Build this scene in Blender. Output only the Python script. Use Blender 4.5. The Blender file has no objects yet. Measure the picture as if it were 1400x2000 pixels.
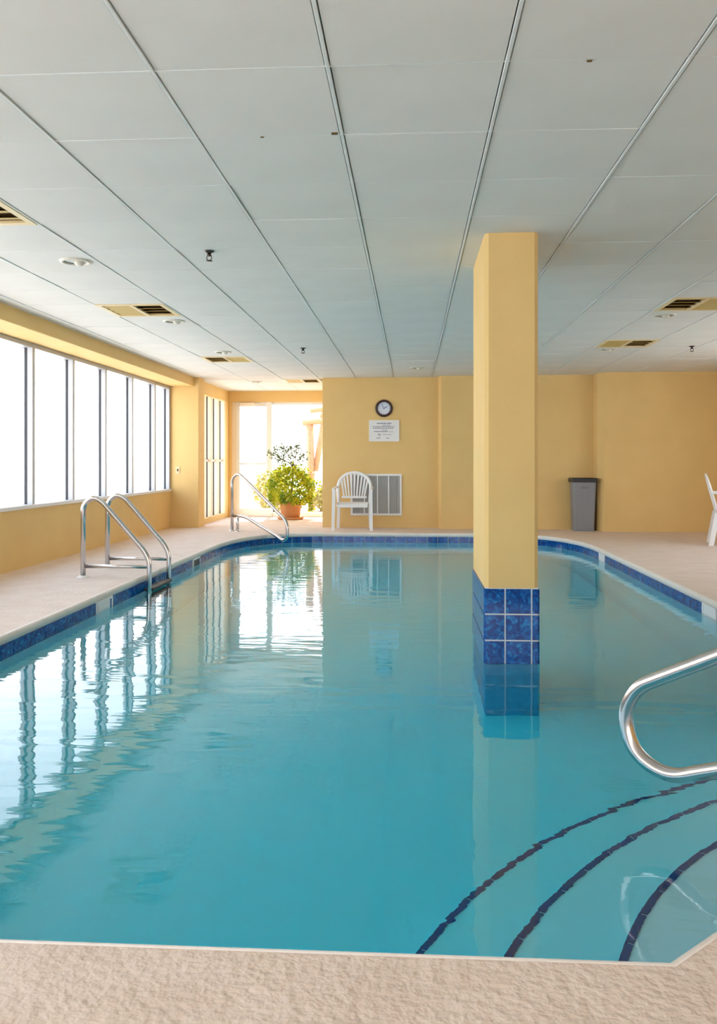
import bpy, bmesh, math, random
from mathutils import Vector, Matrix, Euler

random.seed(7)
SC = bpy.context.scene
COL = SC.collection

# ------------------------------------------------------------------ camera, world, sun, exposure
CAM_Z = 1.057
FPX = 1667.0
YAW = math.atan(103 / FPX)
cd = bpy.data.cameras.new('camera')
cd.sensor_fit = 'VERTICAL'
cd.sensor_height = 36.0
cd.sensor_width = 36.0 * 1400 / 2000
cd.lens = FPX * 36.0 / 2000
cd.shift_y = -98 / 2000
cd.clip_start = 0.05
cd.clip_end = 1000
cam = bpy.data.objects.new('camera', cd)
COL.objects.link(cam)
cam.location = (0, 0, CAM_Z)
cam.rotation_euler = (math.pi / 2, 0, YAW)
SC.camera = cam

w = bpy.data.worlds.new('daylight')
SC.world = w
w.use_nodes = True
nt = w.node_tree
nt.nodes.clear()
wo = nt.nodes.new('ShaderNodeOutputWorld')
bg = nt.nodes.new('ShaderNodeBackground')
tc = nt.nodes.new('ShaderNodeTexCoord')
sx = nt.nodes.new('ShaderNodeSeparateXYZ')
rp = nt.nodes.new('ShaderNodeValToRGB')
rp.color_ramp.elements[0].position = 0.0
rp.color_ramp.elements[0].color = (1.0, 0.98, 0.97, 1)
rp.color_ramp.elements[1].position = 0.7
rp.color_ramp.elements[1].color = (0.36, 0.50, 0.72, 1)
e = rp.color_ramp.elements.new(0.22)
e.color = (0.88, 0.93, 1.0, 1)
e2 = rp.color_ramp.elements.new(0.42)
e2.color = (0.68, 0.77, 0.92, 1)
nt.links.new(tc.outputs['Generated'], sx.inputs[0])
nt.links.new(sx.outputs['Z'], rp.inputs[0])
nt.links.new(rp.outputs[0], bg.inputs['Color'])
nt.links.new(bg.outputs[0], wo.inputs[0])
bg.inputs['Strength'].default_value = 1.45

sd = bpy.data.lights.new('sun', 'SUN')
sd.energy = 3.6
sd.angle = math.radians(1.0)
sd.color = (1.0, 0.95, 0.86)
sun = bpy.data.objects.new('sun', sd)
COL.objects.link(sun)
sun.rotation_euler = Vector((0.06, -0.52, -0.85)).to_track_quat('-Z', 'Y').to_euler()
sun.location = (0, 30, 40)


def portal(name, loc, direction, sx_, sy_):
    """window portal: guides the sampling of daylight through an opening, gives no light of its own"""
    ld = bpy.data.lights.new(name, 'AREA')
    ld.shape = 'RECTANGLE'
    ld.size = sx_
    ld.size_y = sy_
    ld.cycles.is_portal = True
    o = bpy.data.objects.new(name, ld)
    COL.objects.link(o)
    o.location = loc
    o.rotation_euler = Vector(direction).to_track_quat('-Z', 'Z').to_euler()
    return o


portal('portal_window_ribbon', (-4.06, 4.7, 1.43), (1, 0, 0), 17.6, 1.75)
portal('portal_far_glazing', (-2.4, 16.36, 1.12), (0, -1, 0), 2.3, 2.25)
portal('portal_added_rear', (0.6, -4.75, 1.2), (0, 1, 0), 7.6, 2.1)  # covers the unseen glazing added at the rear
portal('portal_added_side', (5.45, 8.75, 1.45), (-1, 0, 0), 3.75, 1.5)  # covers the unseen windows added at the right

SC.view_settings.view_transform = 'Standard'
SC.view_settings.look = 'None'
SC.view_settings.gamma = 1.0
SC.view_settings.use_curve_mapping = False
SC.view_settings.exposure = 2.06
cy = SC.cycles
cy.use_denoising = True
cy.max_bounces = 10
cy.diffuse_bounces = 5
cy.glossy_bounces = 4
cy.transparent_max_bounces = 24
cy.sample_clamp_indirect = 8.0
cy.caustics_reflective = False
cy.caustics_refractive = True


# ------------------------------------------------------------------ mesh helpers
class MB:
    def __init__(self):
        self.v = []
        self.f = []
        self.s = []

    def add(self, verts, faces, smooth=False):
        n = len(self.v)
        self.v += [tuple(p) for p in verts]
        for f in faces:
            self.f.append([i + n for i in f])
            self.s.append(smooth)
        return self

    def box(self, x0, x1, y0, y1, z0, z1):
        v = [(x0, y0, z0), (x1, y0, z0), (x1, y1, z0), (x0, y1, z0), (x0, y0, z1), (x1, y0, z1), (x1, y1, z1), (x0, y1, z1)]
        return self.add(v, [(3, 2, 1, 0), (4, 5, 6, 7), (0, 1, 5, 4), (1, 2, 6, 5), (2, 3, 7, 6), (3, 0, 4, 7)])

    def bbox(self, x0, x1, y0, y1, z0, z1, b=0.004):
        """box with chamfered edges"""
        bm = bmesh.new()
        bmesh.ops.create_cube(bm, size=1.0)
        for q in bm.verts:
            q.co = Vector(((x0 + x1) / 2 + q.co.x * (x1 - x0), (y0 + y1) / 2 + q.co.y * (y1 - y0), (z0 + z1) / 2 + q.co.z * (z1 - z0)))
        bmesh.ops.bevel(bm, geom=list(bm.edges), offset=b, segments=1, affect='EDGES')
        bm.verts.index_update()
        self.add([q.co[:] for q in bm.verts], [[q.index for q in f.verts] for f in bm.faces])
        bm.free()
        return self

    def prism(self, pts, z0, z1):
        n = len(pts)
        v = [(p[0], p[1], z0) for p in pts] + [(p[0], p[1], z1) for p in pts]
        f = [tuple(reversed(range(n))), tuple(range(n, 2 * n))] + [(i, (i + 1) % n, n + (i + 1) % n, n + i) for i in range(n)]
        return self.add(v, f)

    def tube(self, path, r, seg=14, cap=True, flat=1.0, up=(0, 0, 1)):
        """round tube along a path; r a number or one per point"""
        P = [Vector(p) for p in path]
        n = len(P)
        rr = r if isinstance(r, (list, tuple)) else [r] * n
        T = []
        for i in range(n):
            t = (P[min(i + 1, n - 1)] - P[max(i - 1, 0)])
            T.append(t.normalized())
        ref = Vector(up)
        if abs(T[0].dot(ref)) > 0.95:
            ref = Vector((1, 0, 0)) if abs(T[0].x) < 0.9 else Vector((0, 1, 0))
        N = (ref - T[0] * ref.dot(T[0])).normalized()
        V = []
        for i in range(n):
            N = (N - T[i] * N.dot(T[i])).normalized()
            B = T[i].cross(N)
            for k in range(seg):
                a = 2 * math.pi * k / seg
                V.append(P[i] + N * math.cos(a) * rr[i] * flat + B * math.sin(a) * rr[i])
        F = []
        for i in range(n - 1):
            for k in range(seg):
                F.append((i * seg + k, i * seg + (k + 1) % seg, (i + 1) * seg + (k + 1) % seg, (i + 1) * seg + k))
        self.add(V, F, True)
        if cap:
            m = len(self.v) - len(V)
            self.f.append([m + k for k in reversed(range(seg))]); self.s.append(False)
            self.f.append([m + (n - 1) * seg + k for k in range(seg)]); self.s.append(False)
        return self

    def lathe(self, prof, c=(0, 0, 0), seg=28, smooth=True):
        V = []
        for (r, z) in prof:
            for k in range(seg):
                a = 2 * math.pi * k / seg
                V.append((c[0] + r * math.cos(a), c[1] + r * math.sin(a), c[2] + z))
        F = []
        for i in range(len(prof) - 1):
            for k in range(seg):
                F.append((i * seg + k, i * seg + (k + 1) % seg, (i + 1) * seg + (k + 1) % seg, (i + 1) * seg + k))
        return self.add(V, F, smooth)

    def mesh(self, name):
        m = bpy.data.meshes.new(name)
        m.from_pydata(self.v, [], self.f)
        m.polygons.foreach_set('use_smooth', self.s)
        m.update()
        return m

    def build(self, name, mat, parent=None):
        m = self.mesh(name)
        m.materials.append(mat)
        return link(name, m, parent)


def link(name, mesh, parent=None):
    o = bpy.data.objects.new(name, mesh)
    COL.objects.link(o)
    if parent:
        o.parent = parent
    return o


def empty(name, loc=(0, 0, 0), rz=0.0):
    o = bpy.data.objects.new(name, None)
    COL.objects.link(o)
    o.location = loc
    o.rotation_euler = (0, 0, rz)
    o.empty_display_size = 0.1
    return o


def tag(o, label, cat=None, group=None, kind=None):
    o['label'] = label
    if cat: o['category'] = cat
    if group: o['group'] = group
    if kind: o['kind'] = kind
    return o


def struct(o, label=None):
    o['kind'] = 'structure'
    if label: o['label'] = label
    return o


def copy_tree(o, parent=None):
    c = o.copy()
    COL.objects.link(c)
    c.parent = parent
    for ch in list(o.children):
        copy_tree(ch, c)
    return c


def smooth_path(pts, it=2):
    """corner cutting so that tube bends come out round"""
    P = [Vector(p) for p in pts]
    for _ in range(it):
        Q = [P[0]]
        for a, b in zip(P[:-1], P[1:]):
            Q.append(a.lerp(b, 0.25)); Q.append(a.lerp(b, 0.75))
        Q.append(P[-1])
        P = Q
    return P


def bend_path(pts, r, n=7):
    """polyline with its corners rounded by arcs that start r before each corner"""
    P = [Vector(p) for p in pts]
    out = [P[0]]
    for i in range(1, len(P) - 1):
        a = (P[i - 1] - P[i]); b = (P[i + 1] - P[i])
        rr = r[i] if isinstance(r, dict) and i in r else (r if not isinstance(r, dict) else 0.06)
        d = min(rr, a.length * 0.49, b.length * 0.49)
        p0 = P[i] + a.normalized() * d
        p1 = P[i] + b.normalized() * d
        for k in range(n + 1):
            t = k / n
            out.append(p0 * (1 - t) ** 2 + P[i] * 2 * t * (1 - t) + p1 * t * t)
    out.append(P[-1])
    return out


# ------------------------------------------------------------------ materials
M = {}


def mat(name, color, rough=0.6, metal=0.0, spec=0.5, noise=None, bump=None, coat=0.0):
    """principled material; noise = (scale, other colour, low, high), bump = (scale, strength, distance, detail)"""
    m = bpy.data.materials.new(name)
    m.use_nodes = True
    t = m.node_tree
    b = t.nodes['Principled BSDF']
    b.inputs['Base Color'].default_value = (*color, 1)
    b.inputs['Roughness'].default_value = rough
    b.inputs['Metallic'].default_value = metal
    b.inputs['Specular IOR Level'].default_value = spec
    b.inputs['Coat Weight'].default_value = coat
    c = t.nodes.new('ShaderNodeTexCoord')
    if noise:
        n = t.nodes.new('ShaderNodeTexNoise')
        n.inputs['Scale'].default_value = noise[0]
        n.inputs['Detail'].default_value = 5
        r = t.nodes.new('ShaderNodeValToRGB')
        r.color_ramp.elements[0].position = noise[2]
        r.color_ramp.elements[0].color = (*color, 1)
        r.color_ramp.elements[1].position = noise[3]
        r.color_ramp.elements[1].color = (*noise[1], 1)
        t.links.new(c.outputs['Object'], n.inputs['Vector'])
        t.links.new(n.outputs['Fac'], r.inputs[0])
        t.links.new(r.outputs[0], b.inputs['Base Color'])
    if bump:
        n = t.nodes.new('ShaderNodeTexNoise')
        n.inputs['Scale'].default_value = bump[0]
        n.inputs['Detail'].default_value = bump[3]
        q = t.nodes.new('ShaderNodeBump')
        q.inputs['Strength'].default_value = bump[1]
        q.inputs['Distance'].default_value = bump[2]
        t.links.new(c.outputs['Object'], n.inputs['Vector'])
        t.links.new(n.outputs['Fac'], q.inputs['Height'])
        t.links.new(q.outputs[0], b.inputs['Normal'])
    M[name] = m
    return m


mat('wall_paint', (0.75, 0.51, 0.205), 0.75, spec=0.25, noise=(3.0, (0.78, 0.535, 0.22), 0.35, 0.7), bump=(90, 0.25, 0.004, 3))
mat('ceiling_board', (0.73, 0.71, 0.665), 0.9, spec=0.2, noise=(2.2, (0.765, 0.745, 0.70), 0.35, 0.7), bump=(220, 0.2, 0.002, 2))
mat('ceiling_bar', (0.74, 0.75, 0.73), 0.5)
mat('plenum', (0.22, 0.22, 0.20), 0.9)
mat('deck', (0.75, 0.60, 0.485), 0.8, spec=0.3, noise=(5.0, (0.81, 0.665, 0.55), 0.35, 0.68), bump=(36, 0.65, 0.014, 2.5))
mat('coping', (0.82, 0.74, 0.66), 0.6, spec=0.4, noise=(5.0, (0.85, 0.78, 0.70), 0.35, 0.68), bump=(36, 0.3, 0.008, 2.5))  # lighter than the deck, to paint in the bright lit edge
mat('white_frame', (0.80, 0.79, 0.77), 0.35)
mat('aluminium', (0.46, 0.455, 0.46), 0.4, 0.25)
mat('cream_frame', (0.80, 0.68, 0.52), 0.5)
mat('gasket', (0.025, 0.025, 0.03), 0.5)
mat('plaster', (0.79, 0.895, 0.955), 0.8, noise=(1.3, (0.83, 0.91, 0.965), 0.35, 0.7))
mat('footing_blue', (0.10, 0.34, 0.52), 0.6, noise=(5, (0.14, 0.40, 0.58), 0.35, 0.7))
mat('grout', (0.72, 0.76, 0.78), 0.7)
mat('white_plastic', (0.82, 0.81, 0.80), 0.35)
mat('steel', (0.62, 0.60, 0.60), 0.20, 1.0)
mat('black_plastic', (0.015, 0.015, 0.016), 0.45)
mat('bin_grey', (0.23, 0.235, 0.25), 0.5)
mat('clock_rim', (0.045, 0.012, 0.012), 0.35)
mat('clock_face', (0.72, 0.76, 0.85), 0.4)
mat('clock_print', (0.10, 0.16, 0.35), 0.5)
mat('sign_board', (0.80, 0.78, 0.76), 0.4)
mat('sign_print', (0.22, 0.22, 0.30), 0.6)
mat('louver', (0.60, 0.60, 0.60), 0.45)
mat('duct', (0.16, 0.15, 0.14), 0.8)
mat('vent_frame', (0.76, 0.60, 0.34), 0.5)
mat('vent_slat', (0.55, 0.38, 0.12), 0.6)
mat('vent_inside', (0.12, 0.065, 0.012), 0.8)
mat('lamp_trim', (0.66, 0.62, 0.52), 0.4)
mat('lamp_cone', (0.16, 0.13, 0.09), 0.4)
mat('brass_dark', (0.10, 0.08, 0.07), 0.35, 0.8)
mat('terracotta', (0.55, 0.24, 0.09), 0.8, noise=(9, (0.62, 0.29, 0.12), 0.3, 0.7))
mat('soil', (0.05, 0.03, 0.02), 0.95)
mat('bark', (0.16, 0.13, 0.06), 0.9)
mat('sand', (0.76, 0.71, 0.65), 0.95, noise=(0.35, (0.82, 0.78, 0.72), 0.35, 0.7), bump=(3, 0.4, 0.1, 4))
mat('patio', (0.66, 0.56, 0.47), 0.9)
mat('timber', (0.55, 0.30, 0.15), 0.8, noise=(14, (0.46, 0.24, 0.11), 0.35, 0.7))
mat('garden_wall', (0.74, 0.60, 0.52), 0.9)


def leaf_mat(name, c1, c2):
    m = mat(name, c1, 0.5, noise=(7, c2, 0.38, 0.62))
    t = m.node_tree
    b = t.nodes['Principled BSDF']
    tr = t.nodes.new('ShaderNodeBsdfTranslucent')
    mx = t.nodes.new('ShaderNodeMixShader')
    mx.inputs[0].default_value = 0.45
    src = b.inputs['Base Color'].links[0].from_socket
    t.links.new(src, tr.inputs['Color'])
    o = t.nodes['Material Output']
    t.links.new(b.outputs[0], mx.inputs[1])
    t.links.new(tr.outputs[0], mx.inputs[2])
    t.links.new(mx.outputs[0], o.inputs['Surface'])
    return m


leaf_mat('leaf', (0.16, 0.27, 0.012), (0.62, 0.58, 0.02))
leaf_mat('leaf_grey', (0.13, 0.19, 0.09), (0.25, 0.27, 0.13))
leaf_mat('leaf_dry', (0.40, 0.32, 0.07), (0.55, 0.46, 0.16))


def tile_mat():
    m = mat('blue_tile', (0.004, 0.035, 0.17), 0.10, spec=0.35)
    t = m.node_tree
    b = t.nodes['Principled BSDF']
    g = t.nodes.new('ShaderNodeNewGeometry')
    n = t.nodes.new('ShaderNodeTexNoise')
    n.inputs['Scale'].default_value = 26
    n.inputs['Detail'].default_value = 3
    n.inputs['Distortion'].default_value = 1.4
    r = t.nodes.new('ShaderNodeValToRGB')
    r.color_ramp.elements[0].position = 0.40
    r.color_ramp.elements[0].color = (0.002, 0.034, 0.19, 1)
    r.color_ramp.elements[1].position = 0.72
    r.color_ramp.elements[1].color = (0.02, 0.24, 0.55, 1)
    q = r.color_ramp.elements.new(0.55)
    q.color = (0.003, 0.085, 0.34, 1)
    t.links.new(g.outputs['Position'], n.inputs['Vector'])
    t.links.new(n.outputs['Fac'], r.inputs[0])
    t.links.new(r.outputs[0], b.inputs['Base Color'])


tile_mat()
mat('nose_tile', (0.006, 0.02, 0.17), 0.15)


def schlick(t, f0, normal=None):
    """facing-angle reflectance, the same from both sides of the surface"""
    g = t.nodes.new('ShaderNodeNewGeometry')
    d = t.nodes.new('ShaderNodeVectorMath'); d.operation = 'DOT_PRODUCT'
    t.links.new(g.outputs['Incoming'], d.inputs[0])
    t.links.new(normal if normal else g.outputs['Normal'], d.inputs[1])
    def op(kind, a, b):
        k = t.nodes.new('ShaderNodeMath'); k.operation = kind
        for i, x in enumerate((a, b)):
            if x is None: continue
            if isinstance(x, (int, float)): k.inputs[i].default_value = x
            else: t.links.new(x, k.inputs[i])
        k.use_clamp = kind in ('SUBTRACT',)
        return k.outputs[0]
    c = op('ABSOLUTE', d.outputs['Value'], None)
    c = op('SUBTRACT', 1.0, c)
    c = op('POWER', c, 5.0)
    c = op('MULTIPLY', c, 1.0 - f0)
    return op('ADD', c, f0)


def glass_mat(name, tint, f0):
    m = bpy.data.materials.new(name)
    m.use_nodes = True
    t = m.node_tree
    t.nodes.clear()
    o = t.nodes.new('ShaderNodeOutputMaterial')
    mx = t.nodes.new('ShaderNodeMixShader')
    tr = t.nodes.new('ShaderNodeBsdfTransparent')
    tr.inputs[0].default_value = (*tint, 1)
    gl = t.nodes.new('ShaderNodeBsdfGlossy')
    gl.inputs['Roughness'].default_value = 0.02
    t.links.new(schlick(t, f0), mx.inputs[0])
    t.links.new(tr.outputs[0], mx.inputs[1])
    t.links.new(gl.outputs[0], mx.inputs[2])
    t.links.new(mx.outputs[0], o.inputs['Surface'])
    M[name] = m


glass_mat('glass', (0.97, 0.98, 0.99), 0.03)


def water_mat():
    m = bpy.data.materials.new('water')
    m.use_nodes = True
    t = m.node_tree
    t.nodes.clear()
    o = t.nodes.new('ShaderNodeOutputMaterial')
    c = t.nodes.new('ShaderNodeTexCoord')
    mp = t.nodes.new('ShaderNodeMapping')
    mp.inputs['Scale'].default_value = (1.1, 3.6, 1)
    n1 = t.nodes.new('ShaderNodeTexNoise')
    n1.inputs['Scale'].default_value = 1.7
    n1.inputs['Detail'].default_value = 2.5
    n1.inputs['Distortion'].default_value = 0.35
    mp2 = t.nodes.new('ShaderNodeMapping')
    mp2.inputs['Scale'].default_value = (2.6, 9.0, 1)
    n2 = t.nodes.new('ShaderNodeTexNoise')
    n2.inputs['Scale'].default_value = 2.0
    n2.inputs['Detail'].default_value = 2
    t.links.new(c.outputs['Object'], mp.inputs[0]); t.links.new(mp.outputs[0], n1.inputs['Vector'])
    t.links.new(c.outputs['Object'], mp2.inputs[0]); t.links.new(mp2.outputs[0], n2.inputs['Vector'])
    ad = t.nodes.new('ShaderNodeMath'); ad.operation = 'MULTIPLY_ADD'
    t.links.new(n2.outputs['Fac'], ad.inputs[0])
    ad.inputs[1].default_value = 0.13
    t.links.new(n1.outputs['Fac'], ad.inputs[2])
    b = t.nodes.new('ShaderNodeBump')
    b.inputs['Strength'].default_value = 1.0
    b.inputs['Distance'].default_value = 0.0030
    t.links.new(ad.outputs[0], b.inputs['Height'])
    gl = t.nodes.new('ShaderNodeBsdfGlass')
    gl.inputs['Roughness'].default_value = 0.0
    gl.inputs['IOR'].default_value = 1.33
    t.links.new(b.outputs[0], gl.inputs['Normal'])
    t.links.new(gl.outputs[0], o.inputs['Surface'])
    va = t.nodes.new('ShaderNodeVolumeAbsorption')
    va.inputs['Color'].default_value = (0.0, 0.93, 0.972, 1)
    va.inputs['Density'].default_value = 1.05
    t.links.new(va.outputs[0], o.inputs['Volume'])
    M['water'] = m


water_mat()

# ------------------------------------------------------------------ plan of the pool
CEIL = 2.412
WATER = -0.133
OUT = [(-1.45, 1.835), (0.549, 1.835), (2.30, 3.45), (2.30, 10.5), (2.29, 11.0), (2.24, 11.45), (2.12, 11.9), (1.92, 12.28),
       (1.66, 12.52), (1.35, 12.64), (1.0, 12.66), (-1.25, 12.66), (-1.60, 12.60), (-1.90, 12.46), (-2.14, 12.22), (-2.32, 11.88),
       (-2.43, 11.45), (-2.478, 11.0), (-2.485, 10.6), (-2.485, 2.85)]


def offset(poly, d):
    """offset a counter-clockwise outline outward by d"""
    n = len(poly)
    out = []
    for i in range(n):
        p = Vector(poly[i]); a = Vector(poly[i - 1]); b = Vector(poly[(i + 1) % n])
        e1 = (p - a).normalized(); e2 = (b - p).normalized()
        n1 = Vector((e1.y, -e1.x)); n2 = Vector((e2.y, -e2.x))
        k = (n1 + n2)
        k = k / max(k.dot(n1), 0.2)
        out.append(tuple(p + k * d))
    return out


def ring_fill(name, outer, inner, z, mat_, parent=None):
    bm = bmesh.new()
    loops = []
    for loop in (outer, inner):
        vs = [bm.verts.new((p[0], p[1], z)) for p in loop]
        loops += [bm.edges.new((vs[i], vs[(i + 1) % len(vs)])) for i in range(len(vs))]
    bmesh.ops.triangle_fill(bm, use_beauty=True, use_dissolve=False, edges=loops)
    for f in bm.faces:
        if f.normal.z < 0: f.normal_flip()
    m = bpy.data.meshes.new(name)
    bm.to_mesh(m); bm.free()
    m.materials.append(mat_)
    return link(name, m, parent)


# ------------------------------------------------------------------ floor
XL, XR, YN, YF = -3.85, 5.2, -4.5, 16.2
floor = ring_fill('floor', [(-4.05, YN - 0.2), (XR + 0.2, YN - 0.2), (XR + 0.2, YF + 0.15), (-4.05, YF + 0.15)], offset(OUT, 0.008), 0.0, M['deck'])
struct(floor, 'textured beige pool deck around the water')

# ------------------------------------------------------------------ pool basin
basin = MB()
DEEP = lambda y: -1.05 - 0.30 * min(max((y - 2.0) / 10.0, 0), 1)
rings = []
for (d, dz) in ((0.0, None), (0.0, 0.30), (-0.03, 0.16), (-0.12, 0.05), (-0.30, 0.0)):
    po = offset(OUT, d)
    rings.append([(p[0], p[1], -0.05 if dz is None else DEEP(p[1]) + dz) for p in po])
V = [p for r in rings for p in r]
n = len(OUT)
F = []
for i in range(len(rings) - 1):
    for k in range(n):
        F.append((i * n + k, (i + 1) * n + k, (i + 1) * n + (k + 1) % n, i * n + (k + 1) % n))
basin.add(V, F, True)
basin.f.append([(len(rings) - 1) * n + k for k in range(n)]); basin.s.append(False)
pool = basin.build('pool_basin', M['plaster'])
struct(pool, 'swimming pool basin with pale plaster and a blue waterline')

# coping: rounded edge running right round the pool, its highlight painted in
prof = [(0.012, -0.012), (0.010, 0.0008), (0.002, 0.0012), (-0.006, -0.002), (-0.012, -0.012), (-0.013, -0.030), (-0.008, -0.047), (0.004, -0.055)]
cp = MB()
V = []
for (d, z) in prof:
    V += [(p[0], p[1], z) for p in offset(OUT, d)]
F = []
for i in range(len(prof) - 1):
    for k in range(n):
        F.append((i * n + k, i * n + (k + 1) % n, (i + 1) * n + (k + 1) % n, (i + 1) * n + k))
cp.add(V, F, True)
o = cp.build('coping', M['coping'], pool)
o['label'] = 'rounded coping along the pool edge, lightened for its highlight'

# waterline tiles, one object each
TS = 0.155


def tile_mesh(w_, h_, cache={}):
    """one glazed tile in its own x-z plane, facing -y, with eased edges"""
    k = (round(w_, 3), round(h_, 3))
    if k not in cache:
        b = MB()
        a, c, e_, t_ = w_ / 2 - 0.0042, h_ / 2 - 0.0042, 0.0025, 0.009
        b.add([(-a, 0, -c), (a, 0, -c), (a, 0, c), (-a, 0, c), (-a + e_, -t_, -c + e_), (a - e_, -t_, -c + e_), (a - e_, -t_, c - e_), (-a + e_, -t_, c - e_)],
              [(4, 5, 6, 7), (0, 1, 5, 4), (1, 2, 6, 5), (2, 3, 7, 6), (3, 0, 4, 7)])
        m = b.mesh('tile')
        m.materials.append(M['blue_tile'])
        cache[k] = m
    return cache[k]


def place_tile(w_, h_, loc, ang, parent, name='tile'):
    o = link(name, tile_mesh(w_, h_), parent)
    o.location = loc
    o.rotation_euler = (0, 0, ang)
    return o


def walk(poly, i0, i1):
    """points along outline from vertex i0 to i1 with spacing TS: (centre, tangent)"""
    pts = [Vector(poly[i % len(poly)]) for i in range(i0, i1 + 1)]
    L = [0]
    for a, b in zip(pts[:-1], pts[1:]): L.append(L[-1] + (b - a).length)
    def at(s):
        for k in range(len(pts) - 1):
            if s <= L[k + 1] or k == len(pts) - 2:
                return pts[k].lerp(pts[k + 1], (s - L[k]) / (L[k + 1] - L[k]))
    cnt = int(L[-1] / TS)
    st = L[-1] / cnt
    return [((at(i * st) + at((i + 1) * st)) / 2, (at((i + 1) * st) - at(i * st)).normalized()) for i in range(cnt)], st


def skim(loc, ang, w_, dark, label):
    s = MB()
    s.box(-w_ / 2, w_ / 2, -0.012, 0.0, 0.06, 0.078)
    s.box(-w_ / 2, w_ / 2, -0.012, 0.0, -0.078, -0.062)
    s.box(-w_ / 2, -w_ / 2 + 0.018, -0.012, 0.0, -0.062, 0.06)
    s.box(w_ / 2 - 0.018, w_ / 2, -0.012, 0.0, -0.062, 0.06)
    o = s.build('skimmer_frame', M['white_plastic'], pool)
    o.location = loc
    o.rotation_euler = (0, 0, ang)
    o['label'] = label
    t_ = MB().box(-w_ / 2 + 0.018, w_ / 2 - 0.018, -0.005, 0.003, -0.062, 0.06)
    q = t_.build('skimmer_panel', M['black_plastic'] if dark else M['white_plastic'], o)  # the dark one paints the shaded throat as a flat black panel


tl, st = walk(OUT, 2, len(OUT) - 1)
grv = MB()
SK = [(2.30, 10.42, False, 'white skimmer in the far right waterline'), (2.30, 6.72, False, 'white skimmer in the near right waterline'),
      (-2.485, 9.72, True, 'dark skimmer opening beyond the ladder'), (-2.485, 6.78, False, 'pale skimmer this side of the ladder')]
skdone = set()
for (c, t_) in tl:
    ang = math.atan2(t_.y, t_.x) + math.pi
    nrm = Vector((-t_.y, t_.x))
    hit = None
    for i, s in enumerate(SK):
        if abs(c.x - s[0]) < 0.1 and abs(c.y - s[1]) < TS * 0.99:
            hit = i
    c3 = (c.x, c.y, -0.05 - TS / 2)
    if hit is not None:
        if hit not in skdone:
            skdone.add(hit)
            s = SK[hit]
            skim((s[0] + nrm.x * 0.006, s[1], -0.05 - TS / 2), ang, 2 * TS, s[2], s[3])
        continue
    place_tile(st, TS, (c.x + nrm.x * 0.004, c.y + nrm.y * 0.004, c3[2]), ang, pool)
# grout bed behind the tiles, all round, and the band under the near coping
gb = MB()
po = offset(OUT, -0.003)
gb.add([(p[0], p[1], -0.05) for p in po] + [(p[0], p[1], -0.05 - TS) for p in po] + [(p[0], p[1], -0.05 - TS) for p in offset(OUT, 0.01)],
       [(k, n + k, n + (k + 1) % n, (k + 1) % n) for k in range(n)] + [(n + k, 2 * n + k, 2 * n + (k + 1) % n, n + (k + 1) % n) for k in range(n)])
gb.build('grout_bed', M['grout'], pool)


# corner steps: three curved treads with dark nosing tiles
def clip_step(name, cx, cy_, r, ztop, zbot):
    bm = bmesh.new()
    seg = 96
    top = [bm.verts.new((cx + r * math.cos(2 * math.pi * k / seg), cy_ + r * math.sin(2 * math.pi * k / seg), ztop)) for k in range(seg)]
    bot = [bm.verts.new((v.co.x, v.co.y, zbot)) for v in top]
    bm.faces.new(top)
    for k in range(seg):
        bm.faces.new((top[k], bot[k], bot[(k + 1) % seg], top[(k + 1) % seg]))
    ch = (Vector(OUT[2]) - Vector(OUT[1])).normalized()
    for pco, pno in (((0, OUT[0][1] - 0.005, 0), (0, -1, 0)), ((OUT[1][0], OUT[1][1] - 0.005, 0), (ch.y, -ch.x, 0)), ((2.305, 0, 0), (1, 0, 0))):
        bmesh.ops.bisect_plane(bm, geom=bm.verts[:] + bm.edges[:] + bm.faces[:], plane_co=pco, plane_no=pno, clear_outer=True)
    m = bpy.data.meshes.new(name)
    bm.to_mesh(m); bm.free()
    m.materials.append(M['plaster'])
    return link(name, m, pool)


STEPS = [(2.267, 1.542, 1.866, WATER - 0.22), (2.575, 1.318, 2.577, WATER - 0.47), (2.458, 1.455, 2.731, WATER - 0.72)]
for i, (cx, cy_, r, zt) in enumerate(STEPS):
    so = clip_step('step', cx, cy_, r, zt, -1.3)
    so['label'] = ['topmost curved pool step', 'middle curved pool step', 'lowest curved pool step'][i]
    da = 0.16 / r
    nm = MB()
    rin, rout = r - 0.017, r + 0.006
    a = da / 2 - 0.003 / r
    ks = [(-a, rin), (a, rin), (a, rout), (-a, rout)]
    P = [(q * math.cos(b), q * math.sin(b)) for b, q in ks]
    nm.prism([P[0], P[3], P[2], P[1]], -0.03, 0.004)
    me = nm.mesh('nosing_tile')
    me.materials.append(M['nose_tile'])
    for k in range(int(2 * math.pi / da)):
        an = k * da
        x, y = cx + r * math.cos(an), cy_ + r * math.sin(an)
        if y < 1.86 or x > 2.27 or (y - 1.835) < (x - 0.549) * 0.9223 + 0.05:
            continue
        q = link('nosing_tile', me, so)
        q.location = (cx, cy_, zt)
        q.rotation_euler = (0, 0, an)

# ------------------------------------------------------------------ water
wv = MB()
po = offset(OUT, 0.012)
wv.prism(po, -1.75, WATER)
water = wv.build('pool_water', M['water'])
tag(water, 'clear turquoise pool water with gentle ripples', 'water', kind='stuff')

# ------------------------------------------------------------------ walls
def wallbox(name, boxes, label=None, mat_='wall_paint'):
    b = MB()
    for x in boxes: b.bbox(*x, b=0.006)
    return struct(b.build(name, M[mat_]), label)


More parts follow.
